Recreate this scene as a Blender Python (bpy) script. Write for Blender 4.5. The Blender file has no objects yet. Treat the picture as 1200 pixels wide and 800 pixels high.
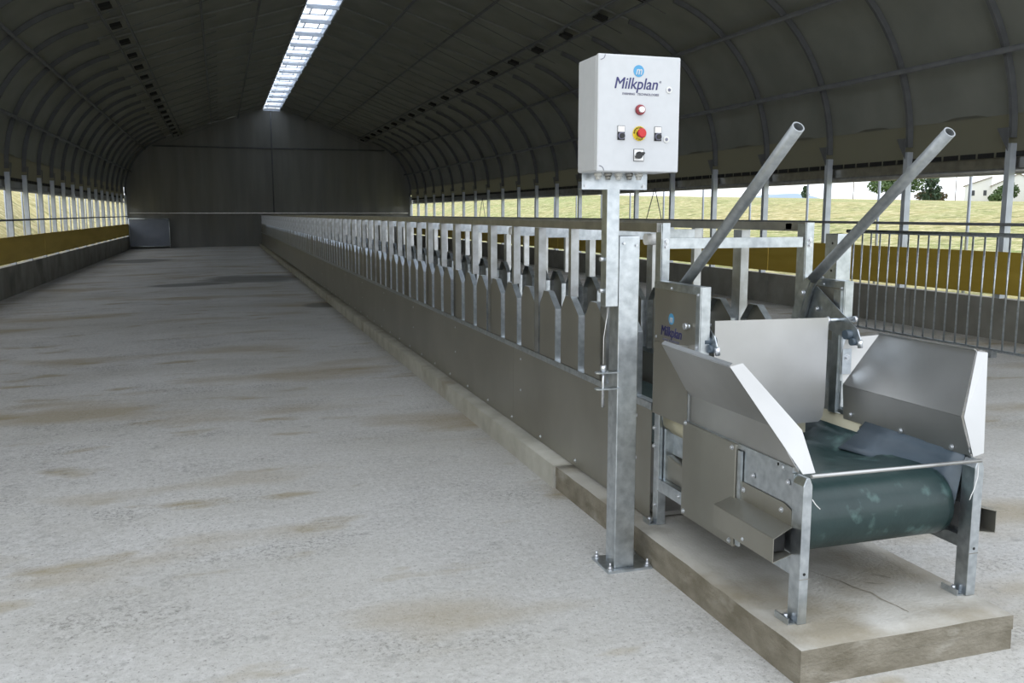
import bpy, bmesh, math, random
from mathutils import Vector, Matrix, noise
random.seed(7)
sc = bpy.context.scene
C = sc.collection
R = math.radians
sin, cos, PI = math.sin, math.cos, math.pi

# ------------------------------------------------------------------ camera
cam = bpy.data.cameras.new('camera'); cam.sensor_width = 36.0
cam.lens = 36.0 * 1053.7 / 1200.0; cam.clip_end = 2000
co = bpy.data.objects.new('camera', cam); C.objects.link(co)
co.location = (0, 0, 1.65)
YAW, PIT = R(17.84), R(8.09)
co.rotation_euler = (R(90) - PIT, 0, -YAW)
sc.camera = co

# ------------------------------------------------------------------ exposure
sc.view_settings.view_transform = 'Standard'; sc.view_settings.look = 'None'
sc.view_settings.gamma = 1; sc.view_settings.use_curve_mapping = False
sc.view_settings.exposure = 1.05

# ------------------------------------------------------------------ world: bright overcast sky
w = bpy.data.worlds.new('overcast'); sc.world = w; w.use_nodes = True
nt = w.node_tree; nt.nodes.clear()
def N(t, typ, **kw):
    n = t.nodes.new(typ)
    for k, v in kw.items(): setattr(n, k, v)
    return n
wo = N(nt, 'ShaderNodeOutputWorld'); bg = N(nt, 'ShaderNodeBackground')
tc = N(nt, 'ShaderNodeTexCoord'); nz = N(nt, 'ShaderNodeTexNoise')
nz.inputs['Scale'].default_value = 2.6; nz.inputs['Detail'].default_value = 6
mp = N(nt, 'ShaderNodeMapping'); mp.inputs['Scale'].default_value = (1, 1, 3)
rp = N(nt, 'ShaderNodeValToRGB')
rp.color_ramp.elements[0].position = .3; rp.color_ramp.elements[0].color = (.74, .82, .93, 1)
rp.color_ramp.elements[1].position = .7; rp.color_ramp.elements[1].color = (.93, .95, .98, 1)
nt.links.new(tc.outputs['Generated'], mp.inputs['Vector']); nt.links.new(mp.outputs['Vector'], nz.inputs['Vector'])
nt.links.new(nz.outputs['Fac'], rp.inputs['Fac']); nt.links.new(rp.outputs['Color'], bg.inputs['Color'])
bg.inputs['Strength'].default_value = 1.05
nt.links.new(bg.outputs[0], wo.inputs[0])

# ------------------------------------------------------------------ materials
def mat(name, col, rough=.6, metal=0., col2=None, scale=8., detail=4., bump=0., bscale=None, lo=.35, hi=.65,
        stretch=None, voro=False, col3=None, scale3=1., lo3=.55, hi3=.7, rough2=None):
    m = bpy.data.materials.new(name); m.use_nodes = True
    t = m.node_tree; b = t.nodes['Principled BSDF']
    b.inputs['Roughness'].default_value = rough; b.inputs['Metallic'].default_value = metal
    b.inputs['Base Color'].default_value = (*col, 1)
    if col2 or bump or col3:
        c = N(t, 'ShaderNodeTexCoord'); mpn = N(t, 'ShaderNodeMapping')
        t.links.new(c.outputs['Object'], mpn.inputs['Vector'])
        if stretch: mpn.inputs['Scale'].default_value = stretch
        last = None
        if col2:
            if voro:
                n = N(t, 'ShaderNodeTexVoronoi'); n.inputs['Scale'].default_value = scale; out = n.outputs['Color']
            else:
                n = N(t, 'ShaderNodeTexNoise'); n.inputs['Scale'].default_value = scale; n.inputs['Detail'].default_value = detail; out = n.outputs['Fac']
            t.links.new(mpn.outputs['Vector'], n.inputs['Vector'])
            r = N(t, 'ShaderNodeValToRGB'); r.color_ramp.elements[0].position = lo; r.color_ramp.elements[1].position = hi
            r.color_ramp.elements[0].color = (*col, 1); r.color_ramp.elements[1].color = (*col2, 1)
            t.links.new(out, r.inputs['Fac']); last = r.outputs['Color']
            if rough2 is not None:
                mr = N(t, 'ShaderNodeMapRange'); mr.inputs['To Min'].default_value = rough; mr.inputs['To Max'].default_value = rough2
                t.links.new(out, mr.inputs['Value']); t.links.new(mr.outputs[0], b.inputs['Roughness'])
        if col3:
            n3 = N(t, 'ShaderNodeTexNoise'); n3.inputs['Scale'].default_value = scale3; n3.inputs['Detail'].default_value = 5
            t.links.new(mpn.outputs['Vector'], n3.inputs['Vector'])
            mr = N(t, 'ShaderNodeMapRange'); mr.inputs['From Min'].default_value = lo3; mr.inputs['From Max'].default_value = hi3
            t.links.new(n3.outputs['Fac'], mr.inputs['Value'])
            mx = N(t, 'ShaderNodeMix', data_type='RGBA'); t.links.new(mr.outputs[0], mx.inputs['Factor'])
            if last: t.links.new(last, mx.inputs[6])
            else: mx.inputs[6].default_value = (*col, 1)
            mx.inputs[7].default_value = (*col3, 1); last = mx.outputs[2]
        if last: t.links.new(last, b.inputs['Base Color'])
        if bump:
            nb = N(t, 'ShaderNodeTexNoise'); nb.inputs['Scale'].default_value = bscale or scale; nb.inputs['Detail'].default_value = 6
            t.links.new(mpn.outputs['Vector'], nb.inputs['Vector'])
            bp = N(t, 'ShaderNodeBump'); bp.inputs['Strength'].default_value = bump; bp.inputs['Distance'].default_value = .02
            t.links.new(nb.outputs['Fac'], bp.inputs['Height']); t.links.new(bp.outputs['Normal'], b.inputs['Normal'])
    return m

M = {}
M['galv'] = mat('galvanized_steel', (.44, .48, .51), .24, .96, (.66, .70, .73), 26, 6, bump=.03, bscale=40, rough2=.38, lo=.3, hi=.7)
M['galv_dark'] = mat('weathered_galvanized_steel', (.33, .325, .305), .34, .9, (.43, .42, .40), 9, 5)
M['stainless'] = mat('stainless_sheet', (.47, .47, .46), .33, .94, (.57, .57, .565), 2.2, 6, rough2=.45)
M['sheet'] = mat('brushed_side_sheet', (.30, .29, .25), .30, .75, (.38, .37, .33), 1.6, 8, bump=.02, bscale=2, rough2=.42)
M['bolt'] = mat('zinc_bolt', (.75, .77, .8), .3, .8, (.6, .62, .65), 60)
M['fabric'] = mat('roof_fabric', (.195, .202, .182), .95, 0, (.235, .242, .218), 1.3, 6, bump=.15, bscale=2.2)
M['end_fabric'] = mat('gable_fabric', (.19, .19, .18), .95, 0, (.23, .23, .215), .8, 6, stretch=(3, 1, .3), bump=.2, bscale=1)
M['rib'] = mat('roof_steel', (.105, .11, .115), .85, 0, (.13, .135, .14), 6)
M['rafter'] = mat('pale_rafter', (.20, .205, .19), .8, .1, (.23, .235, .215), 5)
M['post'] = mat('shade_toned_galvanized_post', (.40, .405, .40), .26, .95, (.56, .58, .59), 12, 5, rough2=.38)  # galvanized steel toned down: shade on the aisle-facing webs put into the colour
M['lever'] = mat('grey_painted_pipe', (.28, .30, .31), .45, .6, (.37, .39, .40), 30, 5)
M['column'] = mat('column_galvanized', (.46, .50, .56), .5, .35, (.56, .60, .66), 4, 5)
M['black'] = mat('black_plastic', (.012, .012, .013), .45, 0, (.02, .02, .02), 20)
M['blackmesh'] = mat('black_mesh', (.01, .01, .01), .9, 0, (.02, .02, .02), 50)
M['conc_wall'] = mat('cast_concrete', (.22, .21, .18), .9, 0, (.30, .29, .25), 2.2, 8, bump=.2, bscale=12, col3=(.15, .145, .125), scale3=.9)
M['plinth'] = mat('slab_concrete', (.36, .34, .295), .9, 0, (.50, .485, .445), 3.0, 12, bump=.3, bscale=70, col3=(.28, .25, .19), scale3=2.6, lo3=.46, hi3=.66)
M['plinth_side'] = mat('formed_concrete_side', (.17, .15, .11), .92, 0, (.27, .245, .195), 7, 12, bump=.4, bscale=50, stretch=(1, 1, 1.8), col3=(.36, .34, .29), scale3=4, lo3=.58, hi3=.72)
M['curb'] = mat('curb_concrete', (.40, .39, .34), .9, 0, (.52, .51, .46), 4, 10, bump=.35, bscale=26, col3=(.30, .27, .21), scale3=1.6, lo3=.55, hi3=.7)
M['yellow'] = mat('ochre_tarpaulin', (.42, .29, .03), .6, 0, (.50, .35, .05), 1.6, 6, stretch=(1, .4, 3), bump=.06, bscale=3)
M['white'] = mat('powder_coated_white', (.60, .615, .635), .38, 0, (.58, .595, .615), 30, bump=.01, bscale=200)
M['whitepl'] = mat('white_nylon', (.78, .78, .76), .4, 0, (.7, .7, .68), 30)
M['belt'] = mat('green_rubber_belt', (.011, .030, .030), .30, 0, (.019, .044, .043), 6, 8, bump=.10, bscale=22, col3=(.09, .16, .15), scale3=14, lo3=.58, hi3=.78, stretch=(1, .5, 1), rough2=.42)
M['skirt'] = mat('blue_grey_rubber', (.055, .08, .105), .28, 0, (.10, .13, .16), 5, 8, bump=.05, bscale=12, stretch=(1, .5, 2))
M['beige'] = mat('beige_plastic', (.50, .47, .34), .5, 0, (.55, .52, .39), 6)
M['red'] = mat('red_plastic', (.55, .02, .02), .35, 0, (.6, .03, .03), 20)
M['darkred'] = mat('dark_red_bezel', (.25, .03, .04), .35, 0, (.3, .04, .05), 20)
M['yel'] = mat('yellow_disc', (.85, .65, .04), .5, 0, (.8, .6, .04), 20)
M['navy'] = mat('navy_print', (.03, .03, .13), .5, 0, (.04, .04, .15), 20)
M['sky_blue'] = mat('light_blue_print', (.08, .33, .58), .5, 0, (.10, .36, .62), 20)
M['grey_print'] = mat('grey_print', (.16, .16, .22), .5, 0, (.2, .2, .26), 20)
M['lens'] = mat('clear_lens', (.85, .85, .85), .2, 0, (.9, .9, .9), 20)
M['bluesheet'] = mat('blue_grey_panel', (.17, .19, .23), .6, 0, (.22, .24, .28), 1.5)
M['bark'] = mat('bark', (.12, .09, .06), .9, 0, (.18, .13, .09), 5)
M['leaf'] = mat('green_leaves', (.06, .11, .035), .7, 0, (.11, .17, .06), .8)
M['leaf2'] = mat('dark_green_leaves', (.035, .07, .035), .7, 0, (.07, .11, .06), .8)
M['leaf3'] = mat('reddish_hedge_leaves', (.16, .10, .06), .7, 0, (.13, .15, .07), .5)
M['render_white'] = mat('white_house_render', (.82, .82, .80), .8, 0, (.76, .76, .74), .3)
M['rooftile'] = mat('roof_tiles', (.34, .30, .27), .8, 0, (.42, .37, .33), 1.2)
M['winglass'] = mat('dark_window', (.03, .035, .045), .2, 0, (.05, .055, .06), 1)
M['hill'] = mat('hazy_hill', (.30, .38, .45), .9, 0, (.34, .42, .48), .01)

def poly_sheet():
    m = bpy.data.materials.new('translucent_polycarbonate'); m.use_nodes = True
    t = m.node_tree; t.nodes.clear()
    o = N(t, 'ShaderNodeOutputMaterial'); a = N(t, 'ShaderNodeBsdfTransparent'); a.inputs[0].default_value = (.93, .96, 1, 1)
    b = N(t, 'ShaderNodeBsdfTranslucent'); b.inputs[0].default_value = (.9, .93, .97, 1); x = N(t, 'ShaderNodeMixShader')
    n = N(t, 'ShaderNodeTexNoise'); n.inputs['Scale'].default_value = 3; mr = N(t, 'ShaderNodeMapRange')
    mr.inputs['To Min'].default_value = .15; mr.inputs['To Max'].default_value = .35
    t.links.new(n.outputs['Fac'], mr.inputs['Value']); t.links.new(mr.outputs[0], x.inputs[0])
    t.links.new(a.outputs[0], x.inputs[1]); t.links.new(b.outputs[0], x.inputs[2]); t.links.new(x.outputs[0], o.inputs[0])
    return m
M['poly'] = poly_sheet()

def valance_mat():
    m = bpy.data.materials.new('thin_fabric'); m.use_nodes = True
    t = m.node_tree; t.nodes.clear(); o = N(t, 'ShaderNodeOutputMaterial'); a = N(t, 'ShaderNodeBsdfDiffuse'); a.inputs[0].default_value = (.22, .22, .19, 1)
    b = N(t, 'ShaderNodeBsdfTranslucent'); b.inputs[0].default_value = (.30, .29, .23, 1); x = N(t, 'ShaderNodeMixShader'); x.inputs[0].default_value = .45
    n = N(t, 'ShaderNodeTexNoise'); n.inputs['Scale'].default_value = 2; bp = N(t, 'ShaderNodeBump'); bp.inputs['Strength'].default_value = .3
    t.links.new(n.outputs['Fac'], bp.inputs['Height']); t.links.new(bp.outputs['Normal'], a.inputs['Normal'])
    t.links.new(a.outputs[0], x.inputs[1]); t.links.new(b.outputs[0], x.inputs[2]); t.links.new(x.outputs[0], o.inputs[0])
    return m
M['valance'] = valance_mat()

def floor_mat(name, damp):
    m = bpy.data.materials.new(name); m.use_nodes = True
    t = m.node_tree; b = t.nodes['Principled BSDF']; b.inputs['Roughness'].default_value = .88
    L = t.links.new
    c = N(t, 'ShaderNodeTexCoord')
    def noi(s, d=6, st=None, rough=.5):
        n = N(t, 'ShaderNodeTexNoise'); n.inputs['Scale'].default_value = s; n.inputs['Detail'].default_value = d
        n.inputs['Roughness'].default_value = rough
        if st:
            mm = N(t, 'ShaderNodeMapping'); mm.inputs['Scale'].default_value = st
            L(c.outputs['Object'], mm.inputs['Vector']); L(mm.outputs['Vector'], n.inputs['Vector'])
        else: L(c.outputs['Object'], n.inputs['Vector'])
        return n.outputs['Fac']
    def rng(v, a, bb, x=0, y=1):
        r = N(t, 'ShaderNodeMapRange'); r.inputs['From Min'].default_value = a; r.inputs['From Max'].default_value = bb
        r.inputs['To Min'].default_value = x; r.inputs['To Max'].default_value = y; L(v, r.inputs['Value']); return r.outputs[0]
    def mix(f, A, B, mode='MIX'):
        x = N(t, 'ShaderNodeMix', data_type='RGBA', blend_type=mode); L(f, x.inputs['Factor']) if not isinstance(f, float) else None
        if isinstance(f, float): x.inputs['Factor'].default_value = f
        for k, v in ((6, A), (7, B)):
            if isinstance(v, tuple): x.inputs[k].default_value = (*v, 1)
            else: L(v, x.inputs[k])
        return x.outputs[2]
    col = mix(rng(noi(.7, 8), .3, .7), (.46, .45, .43), (.60, .59, .56))
    col = mix(rng(noi(26, 8, None, .75), .35, .68), col, (.72, .71, .69))            # light aggregate
    col = mix(rng(noi(60, 5, None, .75), .56, .66, 0, .85), col, (.20, .195, .18))     # dark grit
    gr = N(t, 'ShaderNodeMath', operation='MULTIPLY'); L(rng(noi(42, 6, None, .8), .50, .60, 0, 1), gr.inputs[0]); L(rng(noi(1.1, 7, (1, 1.6, 1), .65), .50, .64, 0, .85), gr.inputs[1])
    col = mix(gr.outputs[0], col, (.19, .185, .175))                                  # clusters of loose grit
    col = mix(rng(noi(.35, 8, (.6, 1.3, 1), .6), .45, .62, 0, .35), col, (.40, .38, .32))   # dusty drifts
    st = rng(noi(.55, 6, (.7, 1.5, 1)), .54, .66, 0, .6)
    col = mix(st, col, (.36, .285, .16))                                              # ochre stains
    col = mix(rng(noi(2.1, 5, (.6, 1.4, 1)), .60, .70, 0, .6), col, (.33, .26, .13))
    col = mix(rng(noi(4.5, 9, None, .7), .60, .70, 0, .55), col, (.24, .235, .22))
    # damp dark streaks lying on the floor
    sep = N(t, 'ShaderNodeSeparateXYZ'); L(c.outputs['Object'], sep.inputs[0])
    def mth(op, a, bb):
        n = N(t, 'ShaderNodeMath', operation=op)
        for i, v in enumerate((a, bb)):
            if isinstance(v, (int, float)): n.inputs[i].default_value = v
            else: L(v, n.inputs[i])
        return n.outputs[0]
    wob = mth('MULTIPLY', mth('SUBTRACT', noi(1.3, 5), .5), 1.3)
    for (cx, cy, rx, ry) in damp:
        dx = mth('DIVIDE', mth('SUBTRACT', sep.outputs[0], cx), rx); dy = mth('DIVIDE', mth('SUBTRACT', sep.outputs[1], cy), ry)
        d = mth('ADD', mth('ADD', mth('MULTIPLY', dx, dx), mth('MULTIPLY', dy, dy)), wob)
        col = mix(rng(d, .45, 1.15, .7, 0), col, (.13, .13, .12))
    L(col, b.inputs['Base Color'])
    bn = mth('ADD', mth('MULTIPLY', noi(34, 8, None, .75), 1.0), mth('MULTIPLY', noi(5, 5), .6))
    bp = N(t, 'ShaderNodeBump'); bp.inputs['Strength'].default_value = .55; bp.inputs['Distance'].default_value = .022
    L(bn, bp.inputs['Height']); L(bp.outputs['Normal'], b.inputs['Normal'])
    return m
M['floor'] = floor_mat('gravelly_concrete_floor', [(.75, 24.0, 1.4, 1.5), (-.7, 22.6, 1.0, .6), (-2.9, 35.5, 1.2, 1.6), (1.7, 16.6, .35, .5)])

def grass_mat(dry=False):
    m = bpy.data.materials.new('dry_grass_bank' if dry else 'dry_grass_field'); m.use_nodes = True
    t = m.node_tree; b = t.nodes['Principled BSDF']; b.inputs['Roughness'].default_value = .95
    c = N(t, 'ShaderNodeTexCoord'); L = t.links.new
    prev = None
    for s, d, lo, hi, A, B in ((.09, 8, .40, .60, (.42, .36, .15), (.36, .31, .15) if dry else (.26, .31, .09)), (2.6, 9, .48, .60, None, (.62, .55, .31)), (1.1, 9, .53, .64, None, (.17, .18, .05))):
        n = N(t, 'ShaderNodeTexNoise'); n.inputs['Scale'].default_value = s; n.inputs['Detail'].default_value = d; n.inputs['Roughness'].default_value = .7
        L(c.outputs['Object'], n.inputs['Vector'])
        r = N(t, 'ShaderNodeMapRange'); r.inputs['From Min'].default_value = lo; r.inputs['From Max'].default_value = hi; L(n.outputs['Fac'], r.inputs['Value'])
        x = N(t, 'ShaderNodeMix', data_type='RGBA'); L(r.outputs[0], x.inputs['Factor'])
        if A: x.inputs[6].default_value = (*A, 1)
        else: L(prev, x.inputs[6])
        x.inputs[7].default_value = (*B, 1); prev = x.outputs[2]
    L(prev, b.inputs['Base Color'])
    nb = N(t, 'ShaderNodeTexNoise'); nb.inputs['Scale'].default_value = 6; nb.inputs['Detail'].default_value = 8; L(c.outputs['Object'], nb.inputs['Vector'])
    bp = N(t, 'ShaderNodeBump'); bp.inputs['Distance'].default_value = .15; L(nb.outputs['Fac'], bp.inputs['Height']); L(bp.outputs['Normal'], b.inputs['Normal'])
    return m
M['grass'] = grass_mat(); M['bank'] = grass_mat(True)

# ------------------------------------------------------------------ mesh helpers
class MB:
    def __init__(s): s.bm = bmesh.new(); s.specs = []
    def grid(s, a, b, c, d, n=8):
        a, b, c, d = map(Vector, (a, b, c, d)); G = [[s.bm.verts.new((a.lerp(b, i/n)).lerp(d.lerp(c, i/n), j/n)) for j in range(n+1)] for i in range(n+1)]
        for i in range(n):
            for j in range(n): s.bm.faces.new((G[i][j], G[i+1][j], G[i+1][j+1], G[i][j+1]))
        return s
    def box(s, x0, x1, y0, y1, z0, z1):
        v = [s.bm.verts.new(p) for p in ((x0,y0,z0),(x1,y0,z0),(x1,y1,z0),(x0,y1,z0),(x0,y0,z1),(x1,y0,z1),(x1,y1,z1),(x0,y1,z1))]
        for f in ((3,2,1,0),(4,5,6,7),(0,1,5,4),(1,2,6,5),(2,3,7,6),(3,0,4,7)): s.bm.faces.new([v[i] for i in f])
        return s
    def solid(s, pts, off):
        """closed slab: polygon pts extruded by the vector off"""
        off = Vector(off); a = [s.bm.verts.new(p) for p in pts]; b = [s.bm.verts.new(Vector(p) + off) for p in pts]
        n = len(pts); s.bm.faces.new(a[::-1]); s.bm.faces.new(b)
        for i in range(n): s.bm.faces.new((a[i], a[(i+1) % n], b[(i+1) % n], b[i]))
        return s
    def sheet(s, pts, th=.003):
        pts = [Vector(p) for p in pts]
        n = (pts[1]-pts[0]).cross(pts[2]-pts[0]).normalized()
        return s.solid([p - n*th/2 for p in pts], n*th)
    def cyl(s, p0, p1, r, seg=16, r1=None, caps=True):
        p0, p1 = Vector(p0), Vector(p1); d = (p1-p0).normalized(); r1 = r if r1 is None else r1
        u = d.orthogonal().normalized(); v = d.cross(u); A = []; B = []
        for i in range(seg):
            a = 2*PI*i/seg; q = u*cos(a)+v*sin(a); A.append(s.bm.verts.new(p0+q*r)); B.append(s.bm.verts.new(p1+q*r1))
        for i in range(seg):
            f = s.bm.faces.new((A[i], A[(i+1) % seg], B[(i+1) % seg], B[i])); f.smooth = True
        if caps: s.bm.faces.new(A[::-1]); s.bm.faces.new(B)
        return s
    def pipe(s, pts, r, seg=12, ri=None):
        """tube along a path; ri = inner radius at the open ends"""
        pts = [Vector(p) for p in pts]; n = len(pts); rings = []; u = None
        for i, p in enumerate(pts):
            d = ((pts[min(i+1, n-1)]-p).normalized() + (p-pts[max(i-1, 0)]).normalized()).normalized()
            u = d.orthogonal().normalized() if u is None else (u - d*u.dot(d)).normalized()
            v = d.cross(u); rings.append([s.bm.verts.new(p+(u*cos(2*PI*k/seg)+v*sin(2*PI*k/seg))*r) for k in range(seg)])
        for a, b in zip(rings, rings[1:]):
            for k in range(seg):
                f = s.bm.faces.new((a[k], a[(k+1) % seg], b[(k+1) % seg], b[k])); f.smooth = True
        if ri is None: s.bm.faces.new(rings[0][::-1]); s.bm.faces.new(rings[-1])
        else:
            s.bm.faces.new(rings[0][::-1])
            c = pts[-1]; d = (pts[-1]-pts[-2]).normalized(); inn = [s.bm.verts.new(c+(q.co-c)*ri/r) for q in rings[-1]]
            dep = [s.bm.verts.new(q.co-d*.12) for q in inn]
            for k in range(seg):
                s.bm.faces.new((rings[-1][k], rings[-1][(k+1) % seg], inn[(k+1) % seg], inn[k]))
                s.bm.faces.new((inn[k], inn[(k+1) % seg], dep[(k+1) % seg], dep[k]))
            s.bm.faces.new(dep)
        return s
    def ball(s, c, r, sub=1, sq=(1, 1, 1)):
        m = Matrix.Translation(c) @ Matrix.Diagonal((*[r*q for q in sq], 1))
        g = bmesh.ops.create_icosphere(s.bm, subdivisions=sub, radius=1, matrix=m)
        for v in g['verts']:
            for f in v.link_faces: f.smooth = True
        return s
    def bolt(s, p, n, r=.007, h=.006):
        s.specs.append((Vector(p), Vector(n).normalized(), r, h)); return s
    def build(s, name, m, parent=None, bevel=0, loc=None):
        for p, n, r, h in s.specs:      # every bolt is a mesh of its own
            b = MB(); b.cyl(p, p+n*.0015, r*1.6, 12); b.cyl(p+n*.0015, p+n*h, r, 6); last = b.build('bolt', 'bolt', parent)
        if s.specs and not len(s.bm.faces): s.bm.free(); return last
        bmesh.ops.recalc_face_normals(s.bm, faces=s.bm.faces)
        me = bpy.data.meshes.new(name); s.bm.to_mesh(me); s.bm.free(); me.materials.append(M[m])
        o = bpy.data.objects.new(name, me); C.objects.link(o)
        if parent is not None:
            o.parent = parent
            if parent.type == 'EMPTY': o.location = -Vector(parent.location)
        if loc is not None: o.location = loc
        if bevel:
            b = o.modifiers.new('bevel', 'BEVEL'); b.width = bevel; b.segments = 2; b.limit_method = 'ANGLE'; b.angle_limit = R(40)
        return o
def tag(o, label=None, cat=None, group=None, kind=None):
    if label: o['label'] = label
    if cat: o['category'] = cat
    if group: o['group'] = group
    if kind: o['kind'] = kind
    return o
def thing(name, loc, label, cat, group=None):
    e = bpy.data.objects.new(name, None); C.objects.link(e); e.location = loc; e.empty_display_size = .1
    return tag(e, label, cat, group)
def copy_tree(o, parent=None):
    c = o.copy(); C.objects.link(c)
    if parent is not None: c.parent = parent
    for ch in list(o.children): copy_tree(ch, c)
    return c
def text(body, size, p, face, m, parent, name, shear=0., bold=0., sx=1., align='CENTER', th=.0008, right=None):
    """raised printed lettering: p = baseline point, face = 'front' (-Y) or 'side' (-X)"""
    cu = bpy.data.curves.new(name, 'FONT'); cu.body = body; cu.size = size; cu.align_x = align; cu.shear = shear
    cu.extrude = th; tmp = bpy.data.objects.new(name, cu); C.objects.link(tmp)
    bpy.context.view_layer.update()
    me = bpy.data.meshes.new_from_object(tmp.evaluated_get(bpy.context.evaluated_depsgraph_get()))
    bpy.data.objects.remove(tmp)
    rot = Matrix.Rotation(R(90), 4, 'X')
    if face == 'side': rot = Matrix.Rotation(R(-90), 4, 'Z') @ rot
    if bold:
        b_ = bmesh.new(); b_.from_mesh(me); src = me.copy()
        for k, (ox, oy) in enumerate(((bold, 0), (-bold, 0), (0, bold*.7), (0, -bold*.7)), 1):
            m2 = src.copy(); m2.transform(Matrix.Translation((ox, oy, .00006*k))); b_.from_mesh(m2)
        b_.to_mesh(me); b_.free()
    me.transform(Matrix.Translation(p) @ rot @ Matrix.Diagonal((sx, 1, 1, 1)))
    me.materials.clear(); me.materials.append(M[m])
    o = bpy.data.objects.new(name, me); C.objects.link(o); o.parent = parent
    if parent.type == 'EMPTY': o.location = -Vector(parent.location)
    return o

# ------------------------------------------------------------------ dimensions of the barn
XC, HW = 2.71, 7.015           # centre line and half width
XL, XR = XC-HW, XC+HW
YE, P = 48.2, 1.845            # gable wall, frame pitch
COLY = [9.27 + P*k for k in range(-3, 22)]
LAST = len(COLY)-1
Y0 = COLY[0] - .25             # open end of the barn
def profile(off=0., n=14):
    """half cross-section from the foot of the arch to the ridge, as (half width, z)"""
    pts = [(HW+off, 2.62)]
    r = 2.835+off; cx = HW-2.835
    for i in range(1, n+1):
        a = R(72.3)*i/n; pts.append((cx+r*cos(a), 2.62+r*sin(a)))
    return pts
def ridge_z(x, off=0.):
    a = profile(off)[-1]; return a[1] + (a[0]-abs(x))*.32

# ground, indoors and out
mb = MB(); xs = [-60, XL-.3, 0, 60]
def gz(x): return 0. if x >= 0 else (-.1*min(1, x/XL))
for a, b in zip([XL-.3, -2, 0], [-2, 0, XR+.3]):
    vs = [mb.bm.verts.new(p) for p in ((a, -14, gz(a)), (b, -14, gz(b)), (b, YE+1, gz(b)), (a, YE+1, gz(a)))]
    mb.bm.faces.new(vs)
bmesh.ops.remove_doubles(mb.bm, verts=mb.bm.verts, dist=.001)
fl = mb.build('floor', 'floor'); tag(fl, kind='structure')

def terrain():
    mb = MB()
    gx = [XR+.25, 10.5, 11.5, 13, 15, 18, 22, 27, 33, 40, 50, 62, 78, 98, 125, 160, 200, 260]
    gy = [-30, -10, 0, 5, 10, 15, 20, 25, 30, 36, 43, 50, 60, 72, 86, 102, 122, 145, 170, 200, 240]
    V = []
    for x in gx:
        row = []
        for y in gy:
            s = max(0, min(1, (x-10.5)/26)); s = s*s*(3-2*s)
            z = s*(1.55 + max(-.5, -.0075*x+.0255*y)) + .12*noise.noise((x*.3, y*.3, 0)) * min(1, max(0, x-10.5)/4) - .02
            row.append(mb.bm.verts.new((x, y, z)))
        V.append(row)
    for i in range(len(gx)-1):
        for j in range(len(gy)-1):
            f = mb.bm.faces.new((V[i][j], V[i+1][j], V[i+1][j+1], V[i][j+1])); f.smooth = True
    return mb.build('grass_field', 'grass')
tag(terrain(), 'dry yellow-green grass field rising beyond the right side of the barn', 'field', kind='structure')
mb = MB(); V = []
gx = [XL-.25, -5.6, -6.5, -7.5, -8.5, -9.5, -10.5, -12, -15, -22]
zz = [-.15, -.1, .2, .8, 1.6, 2.4, 3.1, 3.8, 4.4, 4.6]
gy = list(range(-20, 260, 5))
for x, z in zip(gx, zz):
    V.append([mb.bm.verts.new((x, y, z + .25*noise.noise((x*.5, y*.35, 3)) * (1 if z > 0 else 0))) for y in gy])
for i in range(len(gx)-1):
    for j in range(len(gy)-1):
        f = mb.bm.faces.new((V[i][j], V[i][j+1], V[i+1][j+1], V[i+1][j])); f.smooth = True
tag(mb.build('grass_bank', 'bank'), 'steep dry grass bank outside the left side of the barn', 'bank', kind='structure')

# low concrete walls
for nm, xa, xb in (('wall_left', XL-.15, XL+.02), ('wall_right', XR-.02, XR+.15)):
    mb = MB(); y = Y0
    while y < YE:
        y2 = min(y+P*2, YE+.1); mb.box(xa, xb, y, y2-.012, -.14, .545); y = y2
    mb.box(xa+.01, xb-.01, Y0, YE, -.14, .54)
    tag(mb.build(nm, 'conc_wall'), kind='structure')

# roof fabric as a closed thick shell, open along the ridge
def roof():
    mb = MB(); prof = [(HW+.09, 2.93)] + [q for q in profile(.10) if q[1] > 2.95]; prof.append((.43, ridge_z(.43, .10)))
    out = [(a+.03, b+.03) for a, b in prof]
    for s in (-1, 1):
        rings = []
        ys = [Y0] + COLY[1:] + [YE+.1]
        for k, y in enumerate(ys):
            ra = [mb.bm.verts.new((XC+s*a, y, b)) for a, b in prof]; rb = [mb.bm.verts.new((XC+s*a, y, b)) for a, b in out]
            rings.append((ra, rb))
            if k < len(ys)-1:   # slack of the fabric between two frames
                ym = (y+ys[k+1])/2
                ra = [mb.bm.verts.new((XC+s*(a+.035*(a > 4)), ym, b+(.03 if a < 7 else 0))) for a, b in prof]
                rb = [mb.bm.verts.new((XC+s*(a+.035), ym, b+.03)) for a, b in out]; rings.append((ra, rb))
        for (a1, b1), (a2, b2) in zip(rings, rings[1:]):
            for i in range(len(prof)-1):
                for q1, q2 in ((a1, a2), (b1, b2)):
                    f = mb.bm.faces.new((q1[i], q1[i+1], q2[i+1], q2[i])); f.smooth = True
    o = mb.build('ceiling', 'fabric'); tag(o, kind='structure')
roof()

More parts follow.
